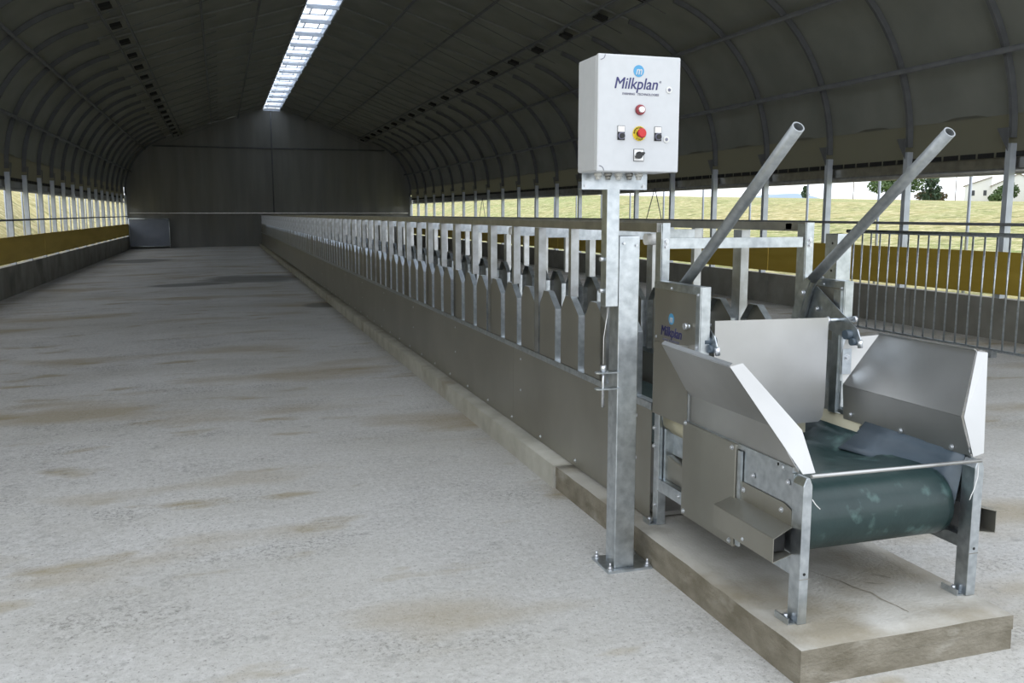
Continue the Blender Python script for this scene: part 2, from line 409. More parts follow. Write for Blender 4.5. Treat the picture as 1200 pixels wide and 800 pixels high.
# gable wall with hanging fabric folds
mb = MB(); n = 90
half = profile(.1); half.append((.43, ridge_z(.43, .1))); 
def top_at(x):
    a = abs(x)
    if a >= half[0][0]-.001: return 2.62
    for (p, q), (p2, q2) in zip(half, half[1:]):
        if p2 <= a <= p: return q + (q2-q)*(p-a)/(p-p2)
    return half[-1][1]
F = []; B = []
for i in range(n+1):
    x = -HW-.08 + (2*HW+.16)*i/n; y = YE + .03*sin(i*1.1) + .02*sin(i*.37)
    z1 = top_at(x); cols = [mb.bm.verts.new((XC+x, y + .02*sin(k*2.+i), -.1 + (z1+.1)*k/8)) for k in range(9)]; F.append(cols)
    B.append([mb.bm.verts.new((v.co.x, v.co.y+.08, v.co.z)) for v in cols])
for i in range(n):
    for k in range(8):
        for G in (F, B):
            f = mb.bm.faces.new((G[i][k], G[i+1][k], G[i+1][k+1], G[i][k+1])); f.smooth = True
tag(mb.build('wall_end', 'end_fabric'), kind='structure')
mb = MB().box(XL+.1, XR-.1, YE-.10, YE-.055, 1.655, 1.70)
tag(mb.build('trim_1', 'galv_dark'), kind='structure')
mb = MB()
for z in (4.93,): mb.cyl((XC-5.7, YE-.09, z), (XC+5.7, YE-.09, z), .035, 8)
tag(mb.build('trim_2', 'rib'), kind='structure')

# ------------------------------------------------------------------ barn frames
def arch_pts(off, s): return [(XC+s*a, b) for a, b in profile(off)] + [(XC+s*.43, ridge_z(.43, off))]
y = COLY[0]; fr0 = thing('barn_frame', (XC, y, 0), 'galvanised barn frame', 'barn frame', 'arched steel frames of the barn')
for s in (-1, 1):
    mb = MB(); xa = XC+s*HW; mb.box(min(xa, xa+s*.10), max(xa, xa+s*.10), y, y+.012, .0 if s > 0 else -.1, 2.55)
    mb.box(min(xa, xa+s*.012), max(xa, xa+s*.012), y+.0125, y+.08, .0 if s > 0 else -.1, 2.55)
    mb.box(min(xa+s*.09, xa+s*.10), max(xa+s*.09, xa+s*.10), y+.0125, y+.08, .0 if s > 0 else -.1, 2.55)
    mb.build('column', 'column', fr0)
    mb = MB(); pin = arch_pts(0, s); pout = arch_pts(.09, s)
    for (a, b), (c, d) in list(zip(zip(pin, pout), zip(pin[1:], pout[1:])))[:-1]:
        mb.solid([(a[0], y, a[1]), (c[0], y, c[1]), (d[0], y, d[1]), (b[0], y, b[1])], (0, .05, 0))
    mb.build('arch_rib', 'rib', fr0)
    (ax, az), (cx, cz) = pin[-2:]
    MB().solid([(ax, y+.01, az+.05), (cx, y+.01, cz+.05), (cx, y+.01, cz+.09), (ax, y+.01, az+.09)], (0, .03, 0)).build('rafter', 'rafter', fr0)
    g = MB().sheet([(XC+s*(HW-.02), y+.03, 2.45), (XC+s*(HW-.02), y+.03, 2.75), (XC+s*(HW-.02), y+.22, 2.75)], .01)
    g.build('gusset_plate', 'rib', fr0)
mb = MB(); zt = ridge_z(.43, 0)
mb.box(XC-.405, XC+.405, y, y+.05, zt-.02, zt+.06); mb.build('ridge_tie', 'column', fr0)
for s in (-1, 1):
    wires = MB(); wires.cyl((XC+s*2.6, y+.02, ridge_z(2.6)-.02), (XC+s*4.9, y+.02, 5.12), .008, 6); wires.build('tie_rod', 'rib', fr0)
frames = [fr0]
def ordinal(n): return ['nearest the open end', 'second', 'third', 'fourth', 'fifth', 'sixth', 'seventh', 'eighth', 'ninth', 'tenth', 'eleventh', 'twelfth', 'thirteenth', 'fourteenth', 'fifteenth', 'sixteenth', 'seventeenth', 'eighteenth', 'nineteenth', 'twentieth', 'twenty-first', 'twenty-second', 'twenty-third', 'twenty-fourth', 'twenty-fifth', 'farthest'][n]
for k, y in enumerate(COLY[1:], 1):
    f = copy_tree(fr0); f.location.y = y; frames.append(f)
for k, f in enumerate(frames):
    f['label'] = 'arched grey steel barn frame with side columns, ' + (ordinal(k) if k == 0 else 'the farthest, just before the end wall' if k == LAST else ordinal(k) + ' from the open end')

# purlins and cables along the barn
PW = [(6.80, 3.70, 'lowest'), (6.10, 4.78, 'second from the eaves'), (4.76, 5.44, 'just below the row of vents'), (4.38, 5.56, 'just above the row of vents'), (2.95, 6.02, 'third from the ridge'), (1.70, 6.42, 'second from the ridge')]
for s, side in ((-1, 'left'), (1, 'right')):
    for xw, z, wd in PW:
        # put the tube just inside the fabric
        if xw < 5.05: z = ridge_z(xw) - .0
        r = .04 if xw > 5 else .03
        o = MB().cyl((XC+s*(xw-.05), Y0+.1, z-.02), (XC+s*(xw-.05), YE-.15, z-.02), r, 8).build('roof_purlin', 'rib')
        tag(o, 'dark tube along the %s roof slope, %s' % (side, wd), 'purlin', 'roof purlins')
# square vents in the roof slopes
vent0 = MB()
vent0.box(-.10, .10, -.13, .13, -.05, .0); vent0.box(-.11, .11, -.14, -.13, -.06, .01); vent0.box(-.11, .11, .13, .14, -.06, .01)
v0 = None
ORD = ['nearest', 'second nearest', 'third nearest', 'fourth nearest', 'fifth nearest']
for s, side in ((-1, 'left'), (1, 'right')):
    for k, y in enumerate([c+P*.03 for c in COLY[1:]]):
        if v0 is None: v0 = o = vent0.build('roof_vent', 'blackmesh')
        else: o = v0.copy(); C.objects.link(o)
        o.location = (XC+s*4.57, y+.25, ridge_z(4.57)+.0); o.rotation_euler = (0, math.atan(.32)*s, 0)
        wd = 'at the open end' if k == 0 else 'the farthest of its row' if k == LAST-1 else 'the %s from the open end' % ordinal(k)
        tag(o, 'small black square vent in the %s roof slope, %s' % (side, wd), 'vent', 'black vents in the %s roof slope' % side)

# ridge skylight
sk = thing('ridge_skylight', (XC, Y0, ridge_z(.43)), 'long bright translucent skylight along the roof ridge', 'skylight')
zt = ridge_z(.43, .1)
mb = MB()
for s in (-1, 1): mb.box(XC+s*.43-.02, XC+s*.43+.02, Y0, YE, zt-.04, zt+.16)
mb.build('side_rail', 'column', sk)
for k, y in enumerate(COLY):
    y2 = COLY[k+1] if k < LAST else YE
    seg = []
    for i in range(5):
        a = -1+2*i/4; seg.append((XC+a*.43, zt+.16+.14*(1-a*a)))
    mb = MB()
    for (a, b), (c, d) in zip(seg, seg[1:]): mb.sheet([(a, y+.04, b), (c, y+.04, d), (c, y2-.04, d), (a, y2-.04, b)], .004)
    mb.build('pane', 'poly', sk)
    mb = MB(); z = zt+.02; ya, yb = y+.35, y2-.35
    for q in (-.2, .2): mb.box(XC+q-.012, XC+q+.012, ya, yb, z, z+.03)
    for q in (ya, yb): mb.box(XC-.212, XC+.212, q-.012, q+.012, z, z+.03)
    for s in (-1, 1): mb.box(min(XC+s*.2, XC+s*.43), max(XC+s*.2, XC+s*.43), ya-.012, ya+.012, z, z+.03); mb.box(min(XC+s*.2, XC+s*.43), max(XC+s*.2, XC+s*.43), yb-.012, yb+.012, z, z+.03)
    mb.build('pane_frame', 'column', sk)
o = MB().cyl((2.66, YE-.12, 1.7), (2.66, YE-.12, zt), .03, 8).build('conduit', 'rib'); tag(o, 'dark vertical conduit up the middle of the end wall', 'conduit')

# side openings
for s, side, X in ((-1, 'left', XL), (1, 'right', XR)):
    def bx(a, b, *r):
        p, q = X+s*a, X+s*b; return MB().box(min(p, q), max(p, q), *r)
    mb = MB(); y = Y0
    while y < YE:
        y2 = min(y+P*6, YE); p, q = X+s*.015-s*.03, X-s*.01
        mb.box(min(X-s*.03, X-s*.01), max(X-s*.03, X-s*.01), y, y2-.02, .60, 1.155); y = y2
    o = mb.build('windbreak_board', 'yellow'); tag(o, 'long ochre yellow windbreak panel above the %s concrete wall' % side, 'windbreak')
    o = MB().cyl((X-s*.05, Y0, 1.51), (X-s*.05, YE-.1, 1.51), .021, 10).build('guard_pipe', 'rib'); tag(o, 'thin dark horizontal pipe across the columns of the %s side opening' % side, 'pipe')
    mb = MB(); p, q = X+s*.135, X+s*.17
    mb.box(min(p, q), max(p, q), Y0, YE-.02, 2.17, 2.42); mb.cyl((X+s*.15, Y0, 2.2), (X+s*.15, YE-.02, 2.2), .045, 12)
    tag(mb.build('rolled_curtain', 'galv_dark'), 'grey rolled curtain hanging at the top of the %s side opening' % side, 'curtain')
    mb = MB(); y = Y0
    while y < YE-.3:
        p, q = X+s*.095, X+s*.108; mb.box(min(p, q), max(p, q), y, y+.26, 2.385, 2.45); y += .3075
    tag(mb.build('vent_strip', 'blackmesh'), 'black slotted strip above the %s rolled curtain' % side, 'vent strip')
    p, q = X+s*.11, X+s*.13
    tag(MB().box(min(p, q), max(p, q), Y0, YE-.02, 2.375, 2.97).build('fabric_valance', 'valance'), 'faintly lit grey fabric valance above the %s side opening' % side, 'valance')
    # slim poles outside, between the columns
    p0 = None
    for k, y in enumerate(COLY):
        if p0 is None:
            p0 = o = MB().cyl((0, 0, -.1), (0, 0, 2.6), .022, 8).build('curtain_pole', 'column')
        else: o = p0.copy(); C.objects.link(o)
        o.location = (X+s*.30, y+P*.5, 0)
        tag(o, 'slim grey pole outside the %s side opening, in bay %s' % (side, ordinal(k) if k < LAST else 'next to the end wall') if k else 'slim grey pole outside the %s side opening, in the bay at the open end' % side, 'pole', 'slim poles outside the %s opening' % side)
    if s > 0:
        for kk, wd in ((8, 'in the nearer braced bay'), (16, 'in the far braced bay')):
            ya, yb = COLY[kk], COLY[kk+1]
            b = thing('wire_brace', (X+.07, (ya+yb)/2, 1.5), 'dark inverted V wire brace between right columns, ' + wd, 'wire brace', 'wire braces')
            for q in (ya+.08, yb): MB().cyl((X+.06, q, .6), (X+.06, q + ((ya+yb)/2-q)*1.0, 2.25), .011, 8).build('wire', 'rib', b)

# far end: blue-grey hurdle and a post
dr = thing('sheeted_gate', (-3.3, YE-.3, 0), 'blue-grey sheeted gate leaning against the far end wall', 'gate')
MB().box(-4.22, -2.42, YE-.34, YE-.31, .06, 1.40).build('panel', 'bluesheet', dr)
mb = MB()
for q in (.05, 1.40): mb.cyl((-4.24, YE-.33, q), (-2.40, YE-.33, q), .025, 8)
for q in (-4.24, -2.40): mb.cyl((q, YE-.33, -.02), (q, YE-.33, 1.42), .025, 8)
mb.build('frame', 'galv', dr)
o = MB().box(2.14, 2.24, YE-.75, YE-.65, 0, 1.6).build('end_post', 'galv'); tag(o, 'grey steel post at the far end of the feeder', 'post')

# ------------------------------------------------------------------ plinth and kerbs
def slab(name, m, x0, x1, y0, y1, z1, label, cat, seam=True, amp=.003):
    mb = MB(); nx, ny = max(2, int((x1-x0)/.08)), max(2, int((y1-y0)/.10)); ny = min(ny, 60)
    T = []
    for i in range(nx+1):
        T.append([])
        for j in range(ny+1):
            x = x0+(x1-x0)*i/nx; y = y0+(y1-y0)*j/ny; e = (i in (0, nx)) or (j in (0, ny))
            z = z1 + amp*noise.noise((x*4, y*4, 1)) - (amp*.8 if e else 0) + (amp*1.2*noise.noise((x*11, y*11, 5)) if e else 0)
            T[i].append(mb.bm.verts.new((x, y, z)))
    for i in range(nx):
        for j in range(ny): mb.bm.faces.new((T[i][j], T[i+1][j], T[i+1][j+1], T[i][j+1])).smooth = True
    ring = [T[i][0] for i in range(nx+1)] + [T[nx][j] for j in range(1, ny+1)] + [T[i][ny] for i in range(nx-1, -1, -1)] + [T[0][j] for j in range(ny-1, 0, -1)]
    def low(v, z, o):
        d = Vector((v.co.x-(x0+x1)/2, v.co.y-(y0+y1)/2, 0)); sx = (1 if abs(v.co.x-x1) < .001 else -1 if abs(v.co.x-x0) < .001 else 0); sy = (1 if abs(v.co.y-y1) < .001 else -1 if abs(v.co.y-y0) < .001 else 0)
        return mb.bm.verts.new((v.co.x+sx*o, v.co.y+sy*o, z + .003*noise.noise(v.co*9)))
    prev = ring
    for z, o in ((z1*.56, .001), (z1*.54, -.002), (-.06, .0)):
        cur = [low(v, z, o) for v in ring]
        for k in range(len(ring)):
            mb.bm.faces.new((prev[k], prev[(k+1) % len(ring)], cur[(k+1) % len(ring)], cur[k]))
        prev = cur
    mb.bm.faces.new(prev)
    o = mb.build(name, m)
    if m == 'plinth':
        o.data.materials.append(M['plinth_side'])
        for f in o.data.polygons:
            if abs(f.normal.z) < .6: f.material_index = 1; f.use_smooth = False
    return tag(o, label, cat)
slab('concrete_plinth', 'plinth', 1.868, 2.815, 2.505, 4.94, .14, 'stepped concrete plinth with cracks under the feed conveyor head', 'plinth')
pln = bpy.data.objects['concrete_plinth']
for pts in ([(2.33, 3.10), (2.36, 3.02), (2.385, 2.97), (2.40, 2.89), (2.43, 2.83), (2.425, 2.77), (2.44, 2.70), (2.445, 2.64)], [(2.55, 2.99), (2.585, 2.965), (2.61, 2.93)], [(2.47, 2.93), (2.51, 2.90), (2.54, 2.89)]):
    mb = MB(); n_ = len(pts)
    for i in range(n_-1):
        (ax, ay), (bx_, by_) = pts[i], pts[i+1]; w0 = .0035*sin(PI*(i+.15)/n_)+.0006; w1 = .0035*sin(PI*(i+1.15)/n_)+.0006
        mb.bm.faces.new([mb.bm.verts.new(q) for q in ((ax-w0, ay, .1415), (ax+w0, ay, .1415), (bx_+w1, by_, .1415), (bx_-w1, by_, .1415))])
    mb.build('crack', 'plinth_side', pln)
slab('concrete_kerb', 'curb', 1.855, 2.93, 4.95, 47.6, .145, 'long pale concrete kerb under the line of galvanised feed panels', 'kerb')

# ------------------------------------------------------------------ feed barrier (near and far side)
XN, XF = 1.97, 2.79
PP = .385                         # picket pitch
ysN = [4.085 + PP*n for n in range(112)]
def barrier(X, sgn, label):
    """sgn +1: sheet faces -X (aisle), rims point to +X"""
    b = thing('feed_barrier', (X, 4.0, .14), label, 'feed barrier', 'feed barriers')
    y = 3.885; ends = [3.885]
    while y < 47.2: y = min(y+2.2, 47.3); ends.append(y)
    for ya, yb in zip(ends, ends[1:]):
        mb = MB(); xa = X-.002; mb.box(xa, xa+.004, ya+.001, yb-.001, .15, .712)
        mb.build('side_sheet', 'sheet', b)
    mb = MB(); mb.box(X-.004, X+.045, 3.885, 47.3, .712, .735); mb.box(X-.006, X, 3.885, 47.3, .700, .735)
    mb.build('sill_angle', 'galv', b)
    mb = MB()
    for k in range(60):
        yb = 4.25+.62*k
        mb.bolt((X-.003, yb, .185), (-1, 0, 0), .008, .009)
        if k % 3 == 0: mb.bolt((X-.003, yb-.2, .64), (-1, 0, 0), .006, .006); mb.bolt((X-.003, yb-.2, .42), (-1, 0, 0), .006, .006)
    mb.build('sheet_bolts', 'bolt', b)
    prof = [(0, .735), (0, 1.06), (.125, 1.16), (.210, 1.16), (.285, 1.07), (.285, .735)]
    def pick(mb, y):
        mb.solid([(X, y+a, z) for a, z in prof], (sgn*.003, 0, 0))
        c = Vector((0, .17, .95))
        for (a, z), (a2, z2) in zip(prof, prof[1:]):
            p, q = Vector((X, y+a, z)), Vector((X, y+a2, z2))
            n = Vector((0, z2-z, a-a2)).normalized()*-.003
            if n.dot(Vector((0, .17+y, .95))-p) < 0: n = -n
            mb.solid([p+Vector((sgn*.0032, 0, 0)), q+Vector((sgn*.0032, 0, 0)), q+n+Vector((sgn*.0032, 0, 0)), p+n+Vector((sgn*.0032, 0, 0))], (sgn*.037, 0, 0))
        return mb
    p0 = pick(MB(), ysN[0]).build('picket', 'sheet', b)
    p0.data.materials.append(M['galv'])
    for f in p0.data.polygons:
        if abs(f.normal.x) < .5: f.material_index = 1  # rims of the same folded sheet coloured brighter, as the lit side
    for k, yy in enumerate(ysN[1:100], 1):
        o = p0.copy(); C.objects.link(o); o.location = Vector(p0.location)+Vector((0, yy-ysN[0], 0))
    mb = MB()
    for yy in ysN[100:]: pick(mb, yy)
    far = mb.build('picket', 'sheet', b); tag(far, kind='stuff')
    # top rail
    mb = MB().box(X-.005+.0, X+.05, 3.87, 47.3, 1.562, 1.606); mb.build('top_rail', 'galv_dark', b)
    # posts: wide channel posts and light hangers, alternately
    A = MB(); y = 4.45; A.box(X, X+.004, y, y+.085, .735, 1.56); A.box(X+.0042, X+.05, y, y+.004, .735, 1.56); A.box(X+.0042, X+.05, y+.081, y+.085, .735, 1.56)
    a0 = A.build('channel_post', 'post', b)
    Bm = MB(); y = 4.98; Bm.box(X, X+.004, y, y+.04, 1.155, 1.575); Bm.box(X+.0042, X+.05, y, y+.004, 1.155, 1.575)
    b0 = Bm.build('hanger_post', 'post', b)
    for k in range(1, 39):
        for q in (a0, b0):
            o = q.copy(); C.objects.link(o); o.location = Vector(q.location)+Vector((0, 1.1*k, 0))
    return b
near = barrier(XN, 1, 'long barrier of grey pickets facing the open floor, nearer of the two')
far = barrier(XF, -1, 'long barrier of grey pickets behind the first, seen between its gaps')
# cross beams between the two barriers and the nylon rollers
cb = None
for k in range(39):
    for dy in (4.45, 4.98):
        y = dy + 1.1*k
        if y < 4.5: continue
        if cb is None: cb = MB().box(XN+.05, XF, dy, dy+.03, 1.495, 1.555).build('cross_beam', 'galv', near); base = Vector(cb.location)
        else:
            o = cb.copy(); C.objects.link(o); o.location = base + Vector((0, y-4.98, 0))
rl = None
for k in range(20):
    y = 4.04 + 2.2*k
    if rl is None:
        mb = MB(); mb.cyl((1.99, y, 1.525), (2.05, y, 1.525), .028, 16); rl = mb.build('guide_roller', 'whitepl', near); base = Vector(rl.location)
    else:
        o = rl.copy(); C.objects.link(o); o.location = base+Vector((0, 2.2*k, 0))
# belt lying between the barriers
o = MB().box(XN+.06, XF-.06, 3.9, 47.2, .50, .512).build('feed_belt', 'belt'); tag(o, 'long green feed belt lying between the two picket barriers', 'belt')
mb = MB().box(XN+.05, XF-.05, 3.9, 47.2, .152, .172)
for y in [4.2+2*k for k in range(22)]: mb.box(XN+.05, XF-.05, y, y+.04, .17, .50)
o = mb.build('belt_bed', 'galv_dark'); tag(o, 'dark steel bed carrying the long feed belt', 'belt bed')

# ------------------------------------------------------------------ conveyor head
cv = thing('feed_conveyor', (2.38, 3.3, .14), 'galvanised feed conveyor head with green belt, hopper wings and two levers', 'conveyor')
LX = 1.975; RX = 2.765
def leg(x0, x1, y0, y1, ztop, fx, chamfer):
    mb = MB(); w = x1-x0; y1 = y0+.065 if chamfer else y0+.05
    if chamfer: mb.solid([(x0, y0, .141), (x1, y0, .141), (x1, y0, ztop-.03), (x1-.012, y0, ztop), (x0+.012, y0, ztop), (x0, y0, ztop-.03)], (0, y1-y0, 0))
    else: mb.box(x0, x1, y0, y1, .141, ztop)
    f = MB(); f.box(x0-.035, x0-.001, y0+.01, y1+.03, .140, .146); f.box(x0-.035, x0-.031, y0+.01, y1+.03, .146, .165)
    f.bolt((x0-.017, y0+.05, .146), (0, 0, 1), .009, .022)
    l = mb.build('leg', 'galv', cv, .0025); f.build('foot_plate', 'galv', l)
    h = MB(); h.cyl((x0+w*.5, y0-.001, .335), (x0+w*.5, y0+.001, .335), .006, 10); h.build('bolt_hole', 'black', l)
    h = MB(); h.box(x0-.0008, x1+.0008, y0-.0012, y0, .314, .318); h.build('joint_seam', 'galv_dark', l)
    return l
leg(1.971, 2.010, 2.675, 2.74, .70, -1, True)
leg(2.768, 2.812, 2.69, 2.755, .695, 1, True)
leg(LX-.005, LX+.040, 3.81, 3.875, 1.30, -1, False)
leg(RX-.005, RX+.040, 3.81, 3.875, 1.02, 1, False)
for s, x0, nm in ((-1, LX, 'near'), (1, RX+.03, 'far')):
    # lower rail, sloping slightly, and full side plate
    mb = MB(); mb.box(x0-.002, x0+.004, 2.74, 3.81, .315, .375); mb.box(x0 if s > 0 else x0, x0+.03 if s < 0 else x0+.004, 2.74, 3.81, .315, .319); mb.box(x0-.026 if s > 0 else x0, x0 if s > 0 else x0+.03, 2.74, 3.81, .371, .375)
    mb.build('lower_rail', 'galv', cv)
    mb = MB(); mb.solid([(x0, 2.74, .375), (x0, 3.54, .375), (x0, 3.54, .735), (x0, 2.74, .70)], (.003, 0, 0)); mb.build('side_plate', 'galv', cv)
    mb = MB(); mb.box(x0-.008, x0+.02, 2.74, 3.56, .705, .725); mb.box(x0-.006, x0+.002, 3.535, 3.575, .72, .86); mb.build('upper_angle', 'galv', cv)
# near service cover
mb = MB(); mb.box(LX-.022, LX-.006, 3.105, 3.545, .29, .722); o = mb.build('service_cover', 'sheet', cv, .003)
mb = MB()
for y, z in ((3.13, .705), (3.52, .72), (3.13, .31), (3.52, .31)): mb.bolt((LX-.022, y, z), (-1, 0, 0), .007, .008)
mb.build('cover_screws', 'bolt', o)
mb = MB(); mb.box(LX-.014, LX-.004, 3.075, 3.10, .50, .70); mb.box(LX-.014, LX-.004, 3.075, 3.10, .30, .37); mb.build('slot_strip', 'galv', cv)
mb = MB()
for y, z in ((2.80, .71), (2.77, .66), (3.0, .62), (2.95, .38), (3.6, .35), (2.9, .345)): mb.bolt((LX-.003, y, z), (-1, 0, 0), .007, .009)
for y, z in ((3.85, .62), (3.85, .53), (3.83, .24)): mb.bolt((LX-.006, y, z), (-1, 0, 0), .008, .01)
mb.build('frame_bolts', 'bolt', cv)
# belt tensioner covers, both sides
for s, xp in ((-1, LX-.004), (1, RX+.036)):
    ox = s*.10
    mb = MB()
    mb.sheet([(xp, 2.74, .56), (xp, 2.74, .50), (xp, 3.115, .50), (xp, 3.115, .575), (xp, 2.79, .575)], .003)
    mb.sheet([(xp, 2.73, .50), (xp, 3.135, .50), (xp+ox, 3.12, .475), (xp+ox, 2.70, .475)], .003)
    mb.sheet([(xp+ox, 2.70, .475), (xp+ox, 3.12, .475), (xp+ox, 3.12, .385), (xp+ox, 2.70, .385)], .003)
    mb.sheet([(xp, 2.73, .395), (xp, 3.135, .395), (xp+ox, 3.12, .385), (xp+ox, 2.70, .385)], .003)
    o = mb.build('tensioner_cover', 'sheet', cv)
    mb = MB()
    for y in (2.80, 3.06): mb.bolt((xp+s*.002, y, .545), (s, 0, 0), .007, .008)
    mb.bolt((xp+ox+s*.002, 2.9, .405), (s, 0, 0), .005, .005); mb.build('cover_screws', 'bolt', o)
    MB().box(min(xp+s*.01, xp+s*.085), max(xp+s*.01, xp+s*.085), 2.76, 2.80, .40, .47).build('tensioner_block', 'black', o)
# galvanised inner box and motor housing behind the near opening
mb = MB(); mb.box(LX+.06, LX+.075, 3.57, 3.80, .50, .625); mb.box(LX+.02, LX+.30, 3.78, 3.80, .375, .625); mb.build('inner_plate', 'galv', cv)
mb = MB(); mb.solid([(LX+.03, 3.54, .375), (LX+.03, 3.80, .375), (LX+.03, 3.80, .50), (LX+.03, 3.54, .465)], (.25, 0, 0)); mb.build('motor_housing', 'sheet', cv, .006)
# beige liner with rounded end
for s in (-1, 1):
    mb = MB(); S = []
    for y, cut_ in ((3.34, .02), (3.37, 0), (3.5, 0), (3.65, 0), (3.80, 0)):
        S.append([mb.bm.verts.new((2.38+s*a, y + (.05*t*t if cut_ else 0), z)) for a, z, t in ((.270, .577, 0), (.315, .587, .2), (.355, .607, .5), (.39, .645, .8), (.414 if s > 0 else .398, .70, 1.))])
    for a, b in zip(S, S[1:]):
        for i in range(4): mb.bm.faces.new((a[i], a[i+1], b[i+1], b[i])).smooth = True
    o = mb.build('plastic_liner', 'beige', cv); sm = o.modifiers.new('thick', 'SOLIDIFY'); sm.thickness = .004; sm.offset = 0
mb = MB().box(2.10, 2.66, 3.62, 3.63, .60, .74); mb.build('plastic_liner', 'beige', cv)
# belt: trough at the back, flat over the front roller
mb = MB(); rows = []; R0 = .132; yc, zc = 2.885, .483
NS = 24
def row(t):
    """t along the belt path: top run from y=3.62 to the roller, round it, and back underneath"""
    return t
top = [3.75, 3.55, 3.35, 3.2, 3.08, 2.98, 2.90]
for i, y in enumerate(top):
    k = max(0, min(1, (y-2.9)/.45)); k = k*k*(3-2*k); r_ = []
    for j in range(NS+1):
        u = -1+2*j/NS; x = 2.375+u*(.362+.005*k); e = max(0, (abs(u)-.62)/.38)
        z = zc+R0 - .045*k + (.085*k)*e*e
        r_.append(mb.bm.verts.new((x, y, z)))
    rows.append(r_)
for a in [R(90+q) for q in range(15, 196, 15)]:
    rows.append([mb.bm.verts.new((2.375+(-1+2*j/NS)*.362, yc+R0*cos(a), zc+R0*sin(a))) for j in range(NS+1)])
for y in (3.0, 3.2, 3.5, 3.75): rows.append([mb.bm.verts.new((2.375+(-1+2*j/NS)*.362, y, zc-R0+.02*(y-2.87))) for j in range(NS+1)])
for a, b in zip(rows, rows[1:]):
    for j in range(NS): mb.bm.faces.new((a[j], a[j+1], b[j+1], b[j])).smooth = True
o = mb.build('belt', 'belt', cv); sm = o.modifiers.new('thick', 'SOLIDIFY'); sm.thickness = .004; sm.offset = -1
mb = MB().cyl((2.02, yc, zc), (2.73, yc, zc), R0-.008, 32); mb.cyl((LX-.02, yc, zc), (RX+.05, yc, zc), .015, 12)
mb.build('roller', 'galv_dark', cv)
MB().box(2.05, 2.71, 3.1, 3.7, zc+.03, zc+.05).build('slider_bed', 'galv_dark', cv)
# rubber skirts along both sides, leaning in to the belt
for s in (-1, 1):
    mb = MB(); S = []
    for y, zi, xi in ((2.765, .50, .372), (2.86, .545, .352), (2.97, .585, .315), (3.15, .598, .275), (3.35, .592, .262)):
        S.append([mb.bm.verts.new((2.38+s*((.411 if s > 0 else .398) + (xi-(.411 if s > 0 else .398))*t), y, .71+(zi-.71)*t - .018*sin(t*PI)*(1 if y > 2.9 else .3))) for t in (0, .25, .5, .75, 1)])
    for a, b in zip(S, S[1:]):
        for i in range(4): mb.bm.faces.new((a[i], a[i+1], b[i+1], b[i])).smooth = True
    o = mb.build('side_skirt', 'skirt', cv); sm = o.modifiers.new('thick', 'SOLIDIFY'); sm.thickness = .004; sm.offset = 0
MB().box(2.789, 2.7935, 2.757, 3.05, .395, .50).build('opening_shade_plate', 'rib', cv)  # dark plate added to paint the shaded opening into the tensioner
# tie rod
mb = MB().cyl((2.00, 2.672, .707), (2.775, 2.672, .700), .0075, 14); mb.build('front_rod', 'stainless', cv)
# loose cable ties
for n, pts in (('cable_tie', [(2.765, 2.675, .69), (2.757, 2.665, .64), (2.735, 2.655, .60), (2.715, 2.65, .57), (2.71, 2.65, .555)]), ('cable_tie', [(2.008, 2.672, .62), (2.02, 2.665, .60), (2.035, 2.66, .585)])):
    MB().pipe(pts, .0018, 6).build(n, 'whitepl', cv)
